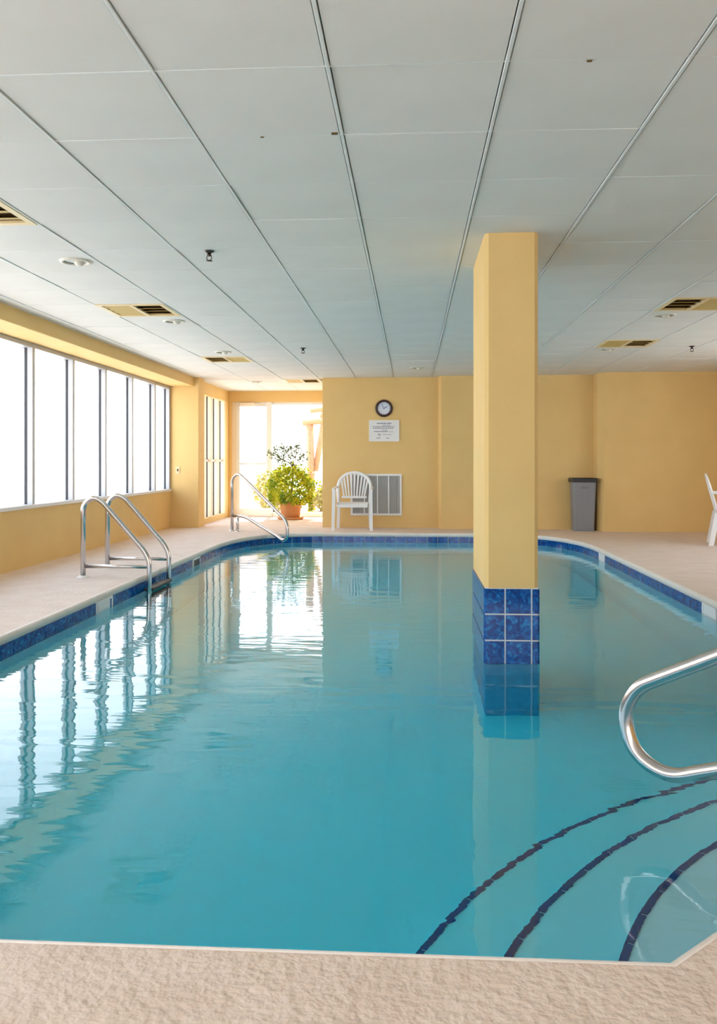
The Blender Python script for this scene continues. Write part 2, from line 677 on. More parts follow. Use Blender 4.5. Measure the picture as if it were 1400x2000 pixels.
SILL, HEAD = 0.587, 2.27
wallbox('wall_left', [(-4.02, -3.85, -4.5, 13.5, -0.02, SILL)], 'mustard yellow wall under the ribbon window')
wallbox('wall_left_pier', [(-4.02, -3.40, 13.5, 13.88, -0.02, 2.46), (-4.02, -3.85, -4.7, -4.1, -0.02, 2.46)], 'yellow pier at the far end of the ribbon window')
wallbox('trim_1', [(-4.02, -3.48, -4.5, 13.5, HEAD, 2.46)], 'yellow beam boxed out over the ribbon window')
wallbox('wall_alcove_left', [(-3.66, -3.50, 13.88, 16.2, 2.20, 2.46), (-3.66, -3.50, 15.86, 16.2, -0.02, 2.2), (-3.66, -3.50, 13.88, 15.86, -0.02, 0.09)], 'yellow header over the alcove side glazing')
wallbox('wall_alcove_far', [(-3.66, -1.2, 16.2, 16.36, 2.205, 2.46), (-3.66, -3.44, 16.2, 16.36, -0.02, 2.205), (-1.3, -1.0, 16.2, 16.36, -0.02, 2.46)], 'yellow header over the far glazing')
wallbox('wall_back', [(-1.43, 0.48, 13.70, 13.95, -0.02, 2.46), (-1.43, -1.25, 13.9, 16.3, -0.02, 2.46)], 'mustard back wall with the clock and the sign')
def chamfer_wall(name, x0, x1, y0, y1, cx_, cy2, label):
    """wall block whose left front corner is cut on a slant"""
    return struct(MB().prism([(x0, y0 + cy2), (x0 + cx_, y0), (x1, y0), (x1, y1), (x0, y1)], -0.02, 2.46).build(name, M['wall_paint']), label)


chamfer_wall('wall_back_middle', 0.43, 2.95, 13.50, 13.95, 0.045, 0.10, 'mustard back wall standing forward behind the pillar')
chamfer_wall('wall_back_right', 2.835, 5.3, 13.12, 13.95, 0.085, 0.14, 'mustard back wall to the right of the bin')
wallbox('wall_right', [(XR, XR + 0.2, -4.7, 13.4, -0.02, 0.70), (XR, XR + 0.2, -4.7, 13.4, 2.2, 2.46), (XR, XR + 0.2, -4.7, 7.0, 0.70, 2.2), (XR, XR + 0.2, 10.75, 13.4, 0.70, 2.2)], 'yellow side wall beyond the right deck')
wallbox('wall_rear', [(-4.02, -3.2, -4.7, -4.5, -0.02, 2.46), (4.4, 5.4, -4.7, -4.5, -0.02, 2.46), (-3.2, 4.4, -4.7, -4.5, 2.25, 2.46), (-3.2, 4.4, -4.7, -4.5, -0.02, 0.15)], 'yellow wall behind the viewer with wide added glazing')

# ------------------------------------------------------------------ windows
MULL = [13.475] + [12.70 - 1.0415 * k for k in range(17)]
w1 = struct(empty('window_1', (-3.93, 5.5, SILL)), 'long ribbon of tall white-framed windows')


def at_parent(o):
    """keep the world place of a mesh built in world coordinates under a moved parent"""
    o.matrix_parent_inverse = o.parent.matrix_basis.inverted()
    return o


for y in MULL:
    b = MB().bbox(-3.922, -3.862, y - 0.026, y + 0.026, SILL, HEAD, b=0.004)
    b.bbox(-3.992, -3.947, y - 0.030, y + 0.030, SILL, HEAD, b=0.004)
    mu = at_parent(b.build('mullion', M['aluminium'], w1))
    g = MB().box(-3.948, -3.921, y - 0.021, y + 0.021, SILL, HEAD)
    g.build('gasket', M['gasket'], mu)
for a, c in zip(MULL[1:], MULL[:-1]):
    at_parent(MB().box(-3.938, -3.932, a + 0.020, c - 0.020, SILL + 0.03, HEAD - 0.03).build('pane', M['glass'], w1))
at_parent(MB().bbox(-4.005, -3.865, -4.1, 13.5, HEAD - 0.045, HEAD + 0.002, b=0.004).build('head_rail', M['aluminium'], w1))
at_parent(MB().bbox(-4.02, -3.835, -4.1, 13.5, SILL - 0.004, SILL + 0.035, b=0.006).build('window_sill', M['white_frame'], w1))

# far glazing with a hinged door
w2 = struct(empty('window_2', (-2.4, 16.28, 0)), 'white-framed glazing at the end of the alcove')
for (x0, x1, y0, y1, z0, z1, nm) in ((-3.44, -3.36, 16.22, 16.32, 0, 2.205, 'jamb'), (-2.765, -2.665, 16.20, 16.33, 0, 2.205, 'mullion'), (-1.40, -1.30, 16.22, 16.32, 0, 2.205, 'jamb'),
                                     (-3.36, -2.765, 16.23, 16.31, 2.12, 2.205, 'door_top_rail'), (-3.36, -2.765, 16.23, 16.31, 0.0, 0.16, 'door_bottom_rail'), (-3.36, -3.29, 16.23, 16.31, 0.16, 2.12, 'door_stile'),
                                     (-2.665, -1.40, 16.23, 16.31, 2.15, 2.205, 'head_rail'), (-2.665, -1.40, 16.23, 16.31, 0.0, 0.09, 'bottom_rail')):
    at_parent(MB().bbox(x0, x1, y0, y1, z0, z1, b=0.004).build(nm, M['cream_frame' if nm in ('jamb',) else 'white_frame'], w2))
at_parent(MB().box(-3.29, -2.765, 16.265, 16.273, 0.16, 2.12).build('pane', M['glass'], w2))
at_parent(MB().box(-2.665, -1.40, 16.265, 16.273, 0.09, 2.15).build('pane', M['glass'], w2))
at_parent(MB().bbox(-3.28, -2.98, 16.14, 16.2, 2.13, 2.19, b=0.006).tube([(-3.0, 16.16, 2.16), (-2.90, 16.10, 2.15), (-2.80, 16.2, 2.13)], 0.010, 8).build('door_closer', M['cream_frame'], w2))
at_parent(MB().tube([(-3.29, 16.2, 1.02), (-2.78, 16.2, 1.02)], 0.014, 10).build('push_bar', M['white_frame'], w2))

# glazing in the alcove's left side
w3 = struct(empty('window_3', (-3.57, 14.9, 0)), 'side glazing of the alcove between cream posts')
for y, nm in ((13.92, 'jamb'), (14.80, 'mullion'), (15.30, 'mullion'), (15.82, 'jamb')):
    b = MB().bbox(-3.66, -3.585, y - 0.04, y + 0.04, 0.09, 2.2, b=0.004)
    b.bbox(-3.56, -3.49, y - 0.04, y + 0.04, 0.09, 2.2, b=0.004)
    q = at_parent(b.build(nm, M['cream_frame'], w3))
    MB().box(-3.588, -3.557, y - 0.03, y + 0.03, 0.09, 2.2).build('gasket', M['gasket'], q)
for a, c in ((13.96, 14.76), (14.84, 15.26), (15.34, 15.78)):
    at_parent(MB().box(-3.576, -3.570, a, c, 0.09, 2.2).build('pane', M['glass'], w3))
    at_parent(MB().bbox(-3.60, -3.545, a, c, 1.06, 1.10, b=0.003).build('transom', M['white_frame'], w3))

# rear glazing, out of view, added to let in more daylight
w4 = struct(empty('window_4_added', (0.6, -4.6, 0)), 'wide unseen glazing added behind the viewer for light')
for k in range(8):
    x = -3.2 + k * 7.6 / 7
    at_parent(MB().bbox(x - 0.03, x + 0.03, -4.66, -4.54, 0.15, 2.25).build('mullion', M['white_frame'], w4))
    if k < 7:
        at_parent(MB().box(x + 0.03, x + 7.6 / 7 - 0.03, -4.603, -4.597, 0.15, 2.25).build('pane', M['glass'], w4))
w5 = struct(empty('window_5_added', (5.3, 8.9, 0)), 'row of unseen windows added in the right side wall for light')  # side windows out of view, added to brighten the right half
for k in range(4):
    y = 7.0 + k * 5 / 4
    at_parent(MB().bbox(5.24, 5.36, y - 0.03, y + 0.03, 0.7, 2.2).build('mullion', M['white_frame'], w5))
    if k < 3:
        at_parent(MB().box(5.297, 5.303, y + 0.03, y + 1.22, 0.7, 2.2).build('pane', M['glass'], w5))

# ------------------------------------------------------------------ ceiling: boards in a bar grid
ceil = struct(MB().box(-4.05, XR + 0.2, -4.7, 16.4, 2.436, 2.50).build('ceiling', M['plenum']), 'suspended ceiling of large pale boards in a bar grid')
GX = [-0.286 + 0.61 * k for k in range(-6, 10)]
GY = [2.914 + 0.61 * k for k in range(-15, 23)]
VENTS = [(-2.726, 4.134), (-2.726, 7.184), (-2.726, 10.844), (-2.116, 13.894), (2.154, 7.184), (2.154, 9.624)]


def in_view(x, y):
    r = math.cos(YAW) * x + math.sin(YAW) * y
    f = -math.sin(YAW) * x + math.cos(YAW) * y
    return f > 0.5 and abs(r / f) < 0.44 and 1.355 / f < 0.60


bw = MB()
a, t_ = 0.305 - 0.0086, 0.012
bw.add([(-a, -0.303, t_), (a, -0.303, t_), (a, 0.303, t_), (-a, 0.303, t_), (-a + 0.003, -0.300, 0), (a - 0.003, -0.300, 0), (a - 0.003, 0.300, 0), (-a + 0.003, 0.300, 0)],
       [(7, 6, 5, 4), (4, 5, 1, 0), (5, 6, 2, 1), (6, 7, 3, 2), (7, 4, 0, 3)])
board = bw.mesh('ceiling_board')
board.materials.append(M['ceiling_board'])
hidden = MB()
for gx in GX:
    for gy in GY:
        if any(abs(gx - v[0]) < 0.05 and abs(gy - v[1]) < 0.05 for v in VENTS): continue
        x, y = gx + 0.305, gy + 0.305
        if x < -3.7 or x > XR + 0.1 or y < -4.6 or y > 16.3: continue
        if y > 13.95 and x > -1.3: continue
        vis = any(in_view(x + i * 0.3, y + j * 0.3) for i in (-1, 0, 1) for j in (-1, 0, 1))
        if vis:
            q = link('ceiling_board', board, ceil)
            q.location = (x, y, CEIL + random.uniform(-0.0012, 0.0018))
            q.rotation_euler = (random.uniform(-0.0035, 0.0035), random.uniform(-0.003, 0.003), 0)
        else:
            hidden.add([(x + p[0], y + p[1], CEIL + p[2]) for p in bw.v], bw.f)
h = hidden.build('ceiling_boards_beyond', M['ceiling_board'], ceil)
h['kind'] = 'stuff'
for gx in GX:
    MB().bbox(gx - 0.0065, gx + 0.0065, -4.5, 16.2 if gx < -1.5 else 13.7, CEIL - 0.004, CEIL + 0.02, b=0.0015).build('main_bar', M['ceiling_bar'], ceil)
for gy in GY:
    if gy > 16.2 or gy < -4.5: continue
    MB().box(-3.48, XR if gy < 13.1 else -1.43, gy - 0.0035, gy + 0.0035, CEIL - 0.0005, CEIL + 0.02).build('cross_bar', M['ceiling_bar'], ceil)


for (x, y, k) in ((-0.315, 3.50, 1.0), (-0.62, 3.525, 0.6), (0.60, 2.922, 0.7)):
    MB().bbox(x - 0.013 * k, x + 0.013 * k, y - 0.006 * k, y + 0.006 * k, CEIL - 0.008 * k, CEIL + 0.004, b=0.002).build('ceiling_clip', M['vent_inside'], ceil)

# ------------------------------------------------------------------ the pillar standing in the water
PX0, PX1, PY0, PY1 = 0.431, 0.752, 5.085, 6.045


def chamf(x0, x1, y0, y1, c):
    return [(x0 + c, y0), (x1 - c, y0), (x1, y0 + c), (x1, y1 - c), (x1 - c, y1), (x0 + c, y1), (x0, y1 - c), (x0, y0 + c)]


pil = struct(MB().prism(chamf(PX0 + 0.004, PX1 - 0.004, PY0 + 0.004, PY1 - 0.004, 0.022), 0.31, 2.44).build('pillar', M['wall_paint']), 'yellow pillar with a blue tiled base standing in the pool')
MB().prism(chamf(PX0 + 0.006, PX1 - 0.006, PY0 + 0.006, PY1 - 0.006, 0.001), -0.16, 0.313).build('tile_bed', M['grout'], pil)
MB().prism(chamf(PX0 + 0.006, PX1 - 0.006, PY0 + 0.006, PY1 - 0.006, 0.001), -1.5, -0.158).build('footing', M['footing_blue'], pil)
rows = [0.31 - TS * (k + 0.5) for k in range(3)]
fx = [(PX0, 0.123), (PX0 + 0.123, TS), (PX0 + 0.123 + TS, PX1 - PX0 - 0.123 - TS)]
sy = [(PY0, 0.03)] + [(PY0 + 0.03 + TS * k, TS) for k in range(6)]
for z in rows:
    for x0, ww in fx:
        place_tile(ww, TS, (x0 + ww / 2, PY0 + 0.006, z), 0, pil)
        place_tile(ww, TS, (x0 + ww / 2, PY1 - 0.006, z), math.pi, pil)
    for y0, ww in sy:
        place_tile(ww, TS, (PX0 + 0.006, y0 + ww / 2, z), -math.pi / 2, pil)
        place_tile(ww, TS, (PX1 - 0.006, y0 + ww / 2, z), math.pi / 2, pil)

# ------------------------------------------------------------------ steel rails
def rail3(P2, base, ux, uy):
    return [(base[0] + ux * s, base[1] + uy * s, z) for s, z in P2]


def handrail(name, end, top_end, prof_pts, low_pts, brace_s, label):
    """figure-four handrail: a loop over the water, a post and a short brace on the deck; s runs from the loop to the post"""
    t = empty(name, (end[0] + (top_end[0] - end[0]), end[1] + (top_end[1] - end[1]), 0))
    L = math.hypot(top_end[0] - end[0], top_end[1] - end[1])
    ux, uy = (top_end[0] - end[0]) / L, (top_end[1] - end[1]) / L
    p = bend_path(rail3(prof_pts, end, ux, uy), 0.13, 9)
    at_parent(MB().tube(p, 0.024, 18).build('rail', M['steel'], t))
    sp = prof_pts[0][0]
    at_parent(MB().tube(rail3([(brace_s, 0.0), (brace_s, low_pts[1])], end, ux, uy), 0.021, 14).build('brace', M['steel'], t))
    for s in (sp, brace_s):
        q = rail3([(s, 0)], end, ux, uy)[0]
        at_parent(MB().lathe([(0.0, 0.022), (0.035, 0.020), (0.050, 0.004), (0.052, 0.0)], q, 20).build('escutcheon', M['steel'], t))
    tag(t, label, 'handrail', 'steel handrails at the pool corners')
    return t


t = handrail('pool_handrail', (0.725, 2.955), (0.725 + 0.997, 2.955 - 0.997),
             [(1.41, 0.0), (1.41, 0.83), (1.24, 0.945), (1.10, 0.87), (0.045, 0.30), (-0.005, 0.20), (0.03, 0.075), (0.16, 0.025), (0.34, 0.105), (1.05, 0.36), (1.39, 0.36)],
             (1.2, 0.36), 1.24, 'large steel handrail looping over the curved steps at right')
t = handrail('pool_handrail', (-1.743, 11.943), (-2.742, 12.942),
             [(1.41, 0.0), (1.41, 0.80), (1.24, 0.885), (1.02, 0.775), (0.06, 0.245), (0.0, 0.16), (0.0, -0.02), (0.10, -0.065), (0.25, -0.005), (1.06, 0.235), (1.40, 0.232)],
             (1.2, 0.232), 1.26, 'steel handrail at the far left pool corner before the plant')

lad = empty('pool_ladder', (-2.7, 7.96, 0))
for y in (7.65, 8.28):
    p = bend_path([(-3.0, y, 0.0), (-3.0, y, 0.66), (-2.915, y, 0.735), (-2.83, y, 0.70), (-2.43, y, 0.245), (-2.385, y, 0.15), (-2.385, y, -0.95)], 0.11, 8)
    r_ = at_parent(MB().tube(p, 0.0235, 16).build('rail', M['steel'], lad))
    at_parent(MB().tube([(-3.0, y, 0.10), (-2.385, y, 0.10)], 0.017, 14).build('crossbar', M['steel'], lad))
    at_parent(MB().lathe([(0.0, 0.02), (0.035, 0.018), (0.058, 0.004), (0.06, 0.0)], (-3.0, y, 0.0), 20).build('escutcheon', M['coping'], lad))
for z in (-0.105, -0.40, -0.70):
    at_parent(MB().bbox(-2.43, -2.35, 7.65, 8.28, z - 0.02, z + 0.012, b=0.006).build('tread', M['black_plastic'], lad))
tag(lad, 'steel pool ladder with two rails below the ribbon window', 'ladder')

# ------------------------------------------------------------------ white plastic armchairs
def make_chair(label):
    t = empty('plastic_armchair')
    W = M['white_plastic']
    lean = lambda z: 0.19 + max(z - 0.42, 0) * 0.28
    # seat: shallow dish, front lip rolled down
    b = MB()
    nx, ny = 9, 9
    def sz(u, v):
        x = -0.235 + 0.47 * u
        y = -0.25 + 0.46 * v
        z = 0.415 - 0.022 * math.sin(math.pi * u) * math.sin(math.pi * min(1, v * 1.1)) + 0.012 * (1 - v)
        if v < 0.01: z -= 0.055; y -= 0.012
        return (x, y, z)
    top = [sz(i / nx, j / ny) for j in range(ny + 1) for i in range(nx + 1)]
    bot = [(p[0], p[1] + 0.006, p[2] - 0.018) for p in top]
    F = []
    q = nx + 1
    N = len(top)
    for j in range(ny):
        for i in range(nx):
            F.append((j * q + i, j * q + i + 1, (j + 1) * q + i + 1, (j + 1) * q + i))
            F.append((N + j * q + i, N + (j + 1) * q + i, N + (j + 1) * q + i + 1, N + j * q + i + 1))
    b.add(top + bot, F, True)
    for s in (-1, 1):
        b.bbox(s * 0.235 - 0.008, s * 0.235 + 0.008, -0.25, 0.21, 0.365, 0.42, b=0.004)
    b.bbox(-0.235, 0.235, 0.195, 0.212, 0.36, 0.42, b=0.004)
    b.bbox(-0.235, 0.235, -0.262, -0.248, 0.355, 0.40, b=0.004)
    b.build('seat', W, t)
    # backrest: arched rim, fanned slats
    path = []
    for k in range(29):
        a = math.pi * k / 28
        x = 0.262 * math.cos(a)
        z = 0.63 + 0.255 * math.sin(a) ** 0.85
        path.append((x, lean(z), z))
    path = [(0.245, lean(0.42), 0.40), (0.256, lean(0.52), 0.52)] + path + [(-0.256, lean(0.52), 0.52), (-0.245, lean(0.42), 0.40)]
    rim = MB().tube(path, 0.026, 12, flat=0.55, up=(0, 1, 0)).build('backrest', W, t)
    MB().bbox(-0.20, 0.20, lean(0.49) - 0.010, lean(0.49) + 0.010, 0.478, 0.512, b=0.005).build('lower_rail', W, rim)
    for k in range(-4, 5):
        xb = k * 0.040
        a = math.pi / 2 - k * 0.245
        xt = 0.255 * math.cos(a)
        zt = 0.63 + 0.250 * math.sin(a) ** 0.85
        p0 = Vector((xb, lean(0.495), 0.495)); p1 = Vector((xt, lean(zt), zt))
        d = (p1 - p0)
        nrm = Vector((0, 1, -0.28)).normalized()
        sd_ = d.cross(nrm).normalized() * 0.0135
        th = nrm * 0.006
        sl = MB()
        sl.add([p0 - sd_ * 0.8 - th, p0 + sd_ * 0.8 - th, p0 + sd_ * 0.8 + th, p0 - sd_ * 0.8 + th, p1 - sd_ * 1.25 - th, p1 + sd_ * 1.25 - th, p1 + sd_ * 1.25 + th, p1 - sd_ * 1.25 + th],
               [(3, 2, 1, 0), (4, 5, 6, 7), (0, 1, 5, 4), (1, 2, 6, 5), (2, 3, 7, 6), (3, 0, 4, 7)])
        sl.build('slat', W, rim)
    for s in (-1, 1):
        arm = smooth_path([(s * 0.262, lean(0.66), 0.665), (s * 0.285, 0.14, 0.655), (s * 0.295, -0.02, 0.645), (s * 0.290, -0.16, 0.640), (s * 0.285, -0.225, 0.615)], 2)
        MB().tube(arm, 0.030, 12, flat=0.45).build('arm', W, t)
        lg = MB()
        for (p, z0, z1) in (((s * 0.283, -0.225), 0.625, 0.0),):
            w0, w1 = 0.026, 0.023
            lg.add([(p[0] - w0, p[1] - 0.022, z0), (p[0] + w0, p[1] - 0.022, z0), (p[0] + w0, p[1] + 0.022, z0), (p[0] - w0, p[1] + 0.022, z0),
                    (p[0] + s * 0.012 - w1, p[1] - 0.055, 0), (p[0] + s * 0.012 + w1, p[1] - 0.055, 0), (p[0] + s * 0.012 + w1, p[1] - 0.015, 0), (p[0] + s * 0.012 - w1, p[1] - 0.015, 0)],
                   [(0, 1, 2, 3), (7, 6, 5, 4), (4, 5, 1, 0), (5, 6, 2, 1), (6, 7, 3, 2), (7, 4, 0, 3)])
        lg.build('leg', W, t)
        rl = MB()
        px, py = s * 0.240, 0.195
        w0 = 0.024
        rl.add([(px - w0, py - 0.035, 0.42), (px + w0, py - 0.035, 0.42), (px + w0, py + 0.03, 0.42), (px - w0, py + 0.03, 0.42),
                (px + s * 0.02 - w0, py + 0.045, 0), (px + s * 0.02 + w0, py + 0.045, 0), (px + s * 0.02 + w0, py + 0.105, 0), (px + s * 0.02 - w0, py + 0.105, 0)],
               [(0, 1, 2, 3), (7, 6, 5, 4), (4, 5, 1, 0), (5, 6, 2, 1), (6, 7, 3, 2), (7, 4, 0, 3)])
        rl.build('leg', W, t)
    tag(t, label, 'chair', 'white plastic armchairs')
    return t


ch1 = make_chair('white plastic armchair in front of the wall grille under the clock')
ch1.location = (-0.905, 13.32, 0.0)
ch2 = copy_tree(ch1)
ch2['label'] = 'white plastic armchair cut off by the right edge of the picture'
ch2.location = (4.10, 11.18, 0.0)
ch2.rotation_euler = (0, 0, math.radians(74))

# ------------------------------------------------------------------ things on the back wall
YW = 13.70
ck = empty('wall_clock', (-0.437, YW, 1.915))
prof_r = []
b = MB()
seg = 40
ring = [(0.100, -0.012), (0.105, -0.030), (0.122, -0.036), (0.137, -0.028), (0.141, -0.012), (0.141, 0.0)]
V = []
for (r, y) in ring:
    V += [(r * math.cos(2 * math.pi * k / seg), y, r * math.sin(2 * math.pi * k / seg)) for k in range(seg)]
F = [(i * seg + k, i * seg + (k + 1) % seg, (i + 1) * seg + (k + 1) % seg, (i + 1) * seg + k) for i in range(len(ring) - 1) for k in range(seg)]
b.add(V, F, True)
b.build('rim', M['clock_rim'], ck)
b = MB()
b.add([(0.108 * math.cos(2 * math.pi * k / seg), -0.012, 0.108 * math.sin(2 * math.pi * k / seg)) for k in range(seg)] + [(0.108 * math.cos(2 * math.pi * k / seg), 0.0, 0.108 * math.sin(2 * math.pi * k / seg)) for k in range(seg)],
      [tuple(range(seg))] + [(k, (k + 1) % seg, seg + (k + 1) % seg, seg + k) for k in range(seg)])
face = b.build('face', M['clock_face'], ck)
for k in range(12):
    a = math.pi * k / 6
    q = MB().box(-0.004, 0.004, -0.0135, -0.0118, 0.080, 0.096).build('hour_mark', M['clock_print'], face)
    q.rotation_euler = (0, a, 0)
for L, a, wd in ((0.058, math.radians(62), 0.006), (0.082, math.radians(-28), 0.004)):
    q = MB().box(-wd, wd, -0.018, -0.0145, -0.012, L).build('hand', M['clock_print'], ck)
    q.rotation_euler = (0, a, 0)
tag(ck, 'small round clock with a dark brown rim on the yellow wall', 'clock')

sg = empty('wall_sign', (-0.435, YW, 1.555))
MB().bbox(-0.235, 0.235, -0.014, 0.0, -0.165, 0.165, b=0.004).build('board', M['sign_board'], sg)
fr = MB()
fr.box(-0.242, 0.242, -0.018, 0.0, 0.158, 0.170).box(-0.242, 0.242, -0.018, 0.0, -0.170, -0.158).box(-0.242, -0.230, -0.018, 0.0, -0.158, 0.158).box(0.230, 0.242, -0.018, 0.0, -0.158, 0.158)
fr.build('frame', M['white_plastic'], sg)
rr = random.Random(3)
# print too small to read in the photograph: dashes of ink at the same places
lines = [(0.118, 0.020, -0.115, 0.125), (0.088, 0.010, -0.02, 0.10), (0.066, 0.013, -0.18, 0.17), (0.040, 0.013, -0.175, 0.15), (0.010, 0.010, -0.03, 0.05), (-0.012, 0.015, -0.16, 0.06), (-0.016, 0.008, 0.08, 0.15), (-0.055, 0.014, -0.10, -0.05), (-0.060, 0.008, -0.02, 0.12), (-0.080, 0.010, -0.09, -0.06), (-0.118, 0.012, -0.12, -0.06), (-0.118, 0.012, 0.03, 0.08)]
for (z, hgt, x0, x1) in lines:
    b = MB()
    x = x0
    while x < x1:
        L = rr.uniform(0.010, 0.034)
        b.box(x, min(x + L, x1), -0.0155, -0.0138, z - hgt / 2, z + hgt / 2)
        x += L + 0.007
    b.build('print_line', M['sign_print'], sg)
tag(sg, 'white printed notice board hanging under the clock', 'sign')

gv = empty('wall_grille', (-0.56, YW, 0.53))
GW, GH = 0.41, 0.335
b = MB()
b.bbox(-GW, GW, -0.022, 0.0, GH - 0.035, GH).bbox(-GW, GW, -0.022, 0.0, -GH, -GH + 0.035).bbox(-GW, -GW + 0.035, -0.022, 0.0, -GH + 0.03, GH - 0.03).bbox(GW - 0.035, GW, -0.022, 0.0, -GH + 0.03, GH - 0.03)
b.build('frame', M['white_plastic'], gv)
MB().box(-GW + 0.03, GW - 0.03, -0.002, 0.0, -GH + 0.03, GH - 0.03).build('backing', M['duct'], gv)
for x in (-0.19, 0.02, 0.20):
    MB().bbox(x - 0.010, x + 0.010, -0.020, -0.002, -GH + 0.03, GH - 0.03, b=0.002).build('divider', M['white_plastic'], gv)
sm = MB()
a = math.radians(40)
dx, dy = math.cos(a) * 0.011, math.sin(a) * 0.011
nx, ny = -math.sin(a) * 0.0012, math.cos(a) * 0.0012
sm.prism([(-dx - nx, -dy - ny - 0.010), (dx - nx, dy - ny - 0.010), (dx + nx, dy + ny - 0.010), (-dx + nx, -dy + ny - 0.010)], -GH + 0.03, GH - 0.03)
slm = sm.mesh('louver_slat')
slm.materials.append(M['louver'])
for k in range(34):
    q = link('louver_slat', slm, gv)
    q.location = (-GW + 0.05 + k * (2 * GW - 0.10) / 33, 0, 0)
tag(gv, 'white return air grille low on the wall behind the chair', 'grille')

# light switch on the pier
sw = empty('light_switch', (-3.74, 13.5, 0.925))
MB().bbox(-0.036, 0.036, -0.008, 0.0, -0.058, 0.058, b=0.003).build('plate', M['vent_frame'], sw)
MB().bbox(-0.010, 0.010, -0.018, -0.008, -0.020, 0.020, b=0.002).build('toggle', M['vent_inside'], sw)
tag(sw, 'small switch plate on the yellow pier by the windows', 'switch')

# waste bin
tb = empty('waste_bin', (2.63, 13.30, 0))
b = MB()
def rrect(hw, hd, r, z, m=4):
    P = []
    for (sx_, sy_, a0) in ((1, 1, 0), (-1, 1, 90), (-1, -1, 180), (1, -1, 270)):
        for k in range(m + 1):
            a = math.radians(a0 + 90 * k / m)
            P.append((sx_ * (hw - r) + r * math.cos(a), sy_ * (hd - r) + r * math.sin(a), z))
    return P
def loft(b, ringsP, smooth=False, capb=True, capt=True):
    q = len(ringsP[0])
    V = [p for r in ringsP for p in r]
    F = [(i * q + k, i * q + (k + 1) % q, (i + 1) * q + (k + 1) % q, (i + 1) * q + k) for i in range(len(ringsP) - 1) for k in range(q)]
    if capb: F.append(tuple(reversed(range(q))))
    if capt: F.append(tuple((len(ringsP) - 1) * q + k for k in range(q)))
    b.add(V, F, smooth)
loft(b, [rrect(0.145, 0.13, 0.03, 0.0), rrect(0.150, 0.135, 0.03, 0.02), rrect(0.176, 0.16, 0.035, 0.76), rrect(0.180, 0.164, 0.035, 0.765)], capt=False)
b.build('body', M['bin_grey'], tb)
b = MB()
loft(b, [rrect(0.188, 0.172, 0.035, 0.745), rrect(0.194, 0.178, 0.035, 0.75), rrect(0.194, 0.178, 0.035, 0.800), rrect(0.186, 0.170, 0.035, 0.810), rrect(0.165, 0.150, 0.03, 0.805), rrect(0.155, 0.140, 0.03, 0.70)], capb=False)
b.build('liner', M['black_plastic'], tb)
b = MB()
b.bbox(-0.05, 0.05, -0.176, -0.150, 0.655, 0.685, b=0.006)
b.build('handle', M['bin_grey'], tb)
tag(tb, 'tall grey waste bin with a black bag over its rim', 'bin')

# ------------------------------------------------------------------ ceiling things
VL = ['square ceiling vent at the left edge of the picture', 'square ceiling vent over the steel ladder', 'square ceiling vent at the far left before the alcove',
      'square ceiling vent inside the alcove', 'square ceiling vent at the right edge of the picture', 'square ceiling vent at right nearer the back wall']


def make_vent(swap):
    t = empty('ceiling_vent')
    H = 0.300
    b = MB()
    b.bbox(-H, H, -H, -H + 0.045, -0.008, 0.012, b=0.003).bbox(-H, H, H - 0.045, H, -0.008, 0.012, b=0.003)
    b.bbox(-H, -H + 0.045, -H + 0.04, H - 0.04, -0.008, 0.012, b=0.003).bbox(H - 0.045, H, -H + 0.04, H - 0.04, -0.008, 0.012, b=0.003)
    b.build('frame', M['vent_frame'], t)
    MB().bbox(-0.018, 0.018, -H + 0.04, H - 0.04, -0.007, 0.012, b=0.003).build('divider', M['vent_frame'], t)
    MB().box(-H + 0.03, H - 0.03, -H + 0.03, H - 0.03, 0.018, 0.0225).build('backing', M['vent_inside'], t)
    for k in range(4):
        y = -0.195 + k * 0.13
        for (x0, x1, tilt) in ((-0.255, -0.018, 0.55 if swap else -0.35), (0.018, 0.255, -0.35 if swap else 0.55)):
            c, s = math.cos(tilt) * 0.055, math.sin(tilt) * 0.018
            q = MB()
            q.add([(x0, y - c, -s), (x1, y - c, -s), (x1, y + c, s), (x0, y + c, s), (x0, y - c, -s + 0.003), (x1, y - c, -s + 0.003), (x1, y + c, s + 0.003), (x0, y + c, s + 0.003)],
                  [(3, 2, 1, 0), (4, 5, 6, 7), (0, 1, 5, 4), (1, 2, 6, 5), (2, 3, 7, 6), (3, 0, 4, 7)])
            q.build('slat', M['vent_slat'], t)
    return t


v0, v1 = make_vent(False), make_vent(True)
vused = set()
for i, (x, y) in enumerate(VENTS):
    src = v1 if i in (2, 4) else v0
    v = copy_tree(src) if src in vused else src
    vused.add(src)
    v.location = (x + 0.305, y + 0.305, CEIL)
    tag(v, VL[i], 'vent', 'square ceiling vents')


def make_lamp():
    t = empty('ceiling_downlight')
    MB().lathe([(0.070, 0.004), (0.082, -0.012), (0.100, -0.010), (0.106, 0.0)], seg=28).build('trim', M['lamp_trim'], t)
    MB().lathe([(0.074, -0.004), (0.055, 0.010), (0.03, 0.018), (0.0, 0.020)], seg=28).build('recess', M['lamp_cone'], t)
    MB().lathe([(0.0, -0.030), (0.022, -0.026), (0.034, -0.012), (0.036, 0.004), (0.03, 0.016)], (0.02, 0.02, 0), seg=20).build('bulb', M['lamp_trim'], t)
    return t


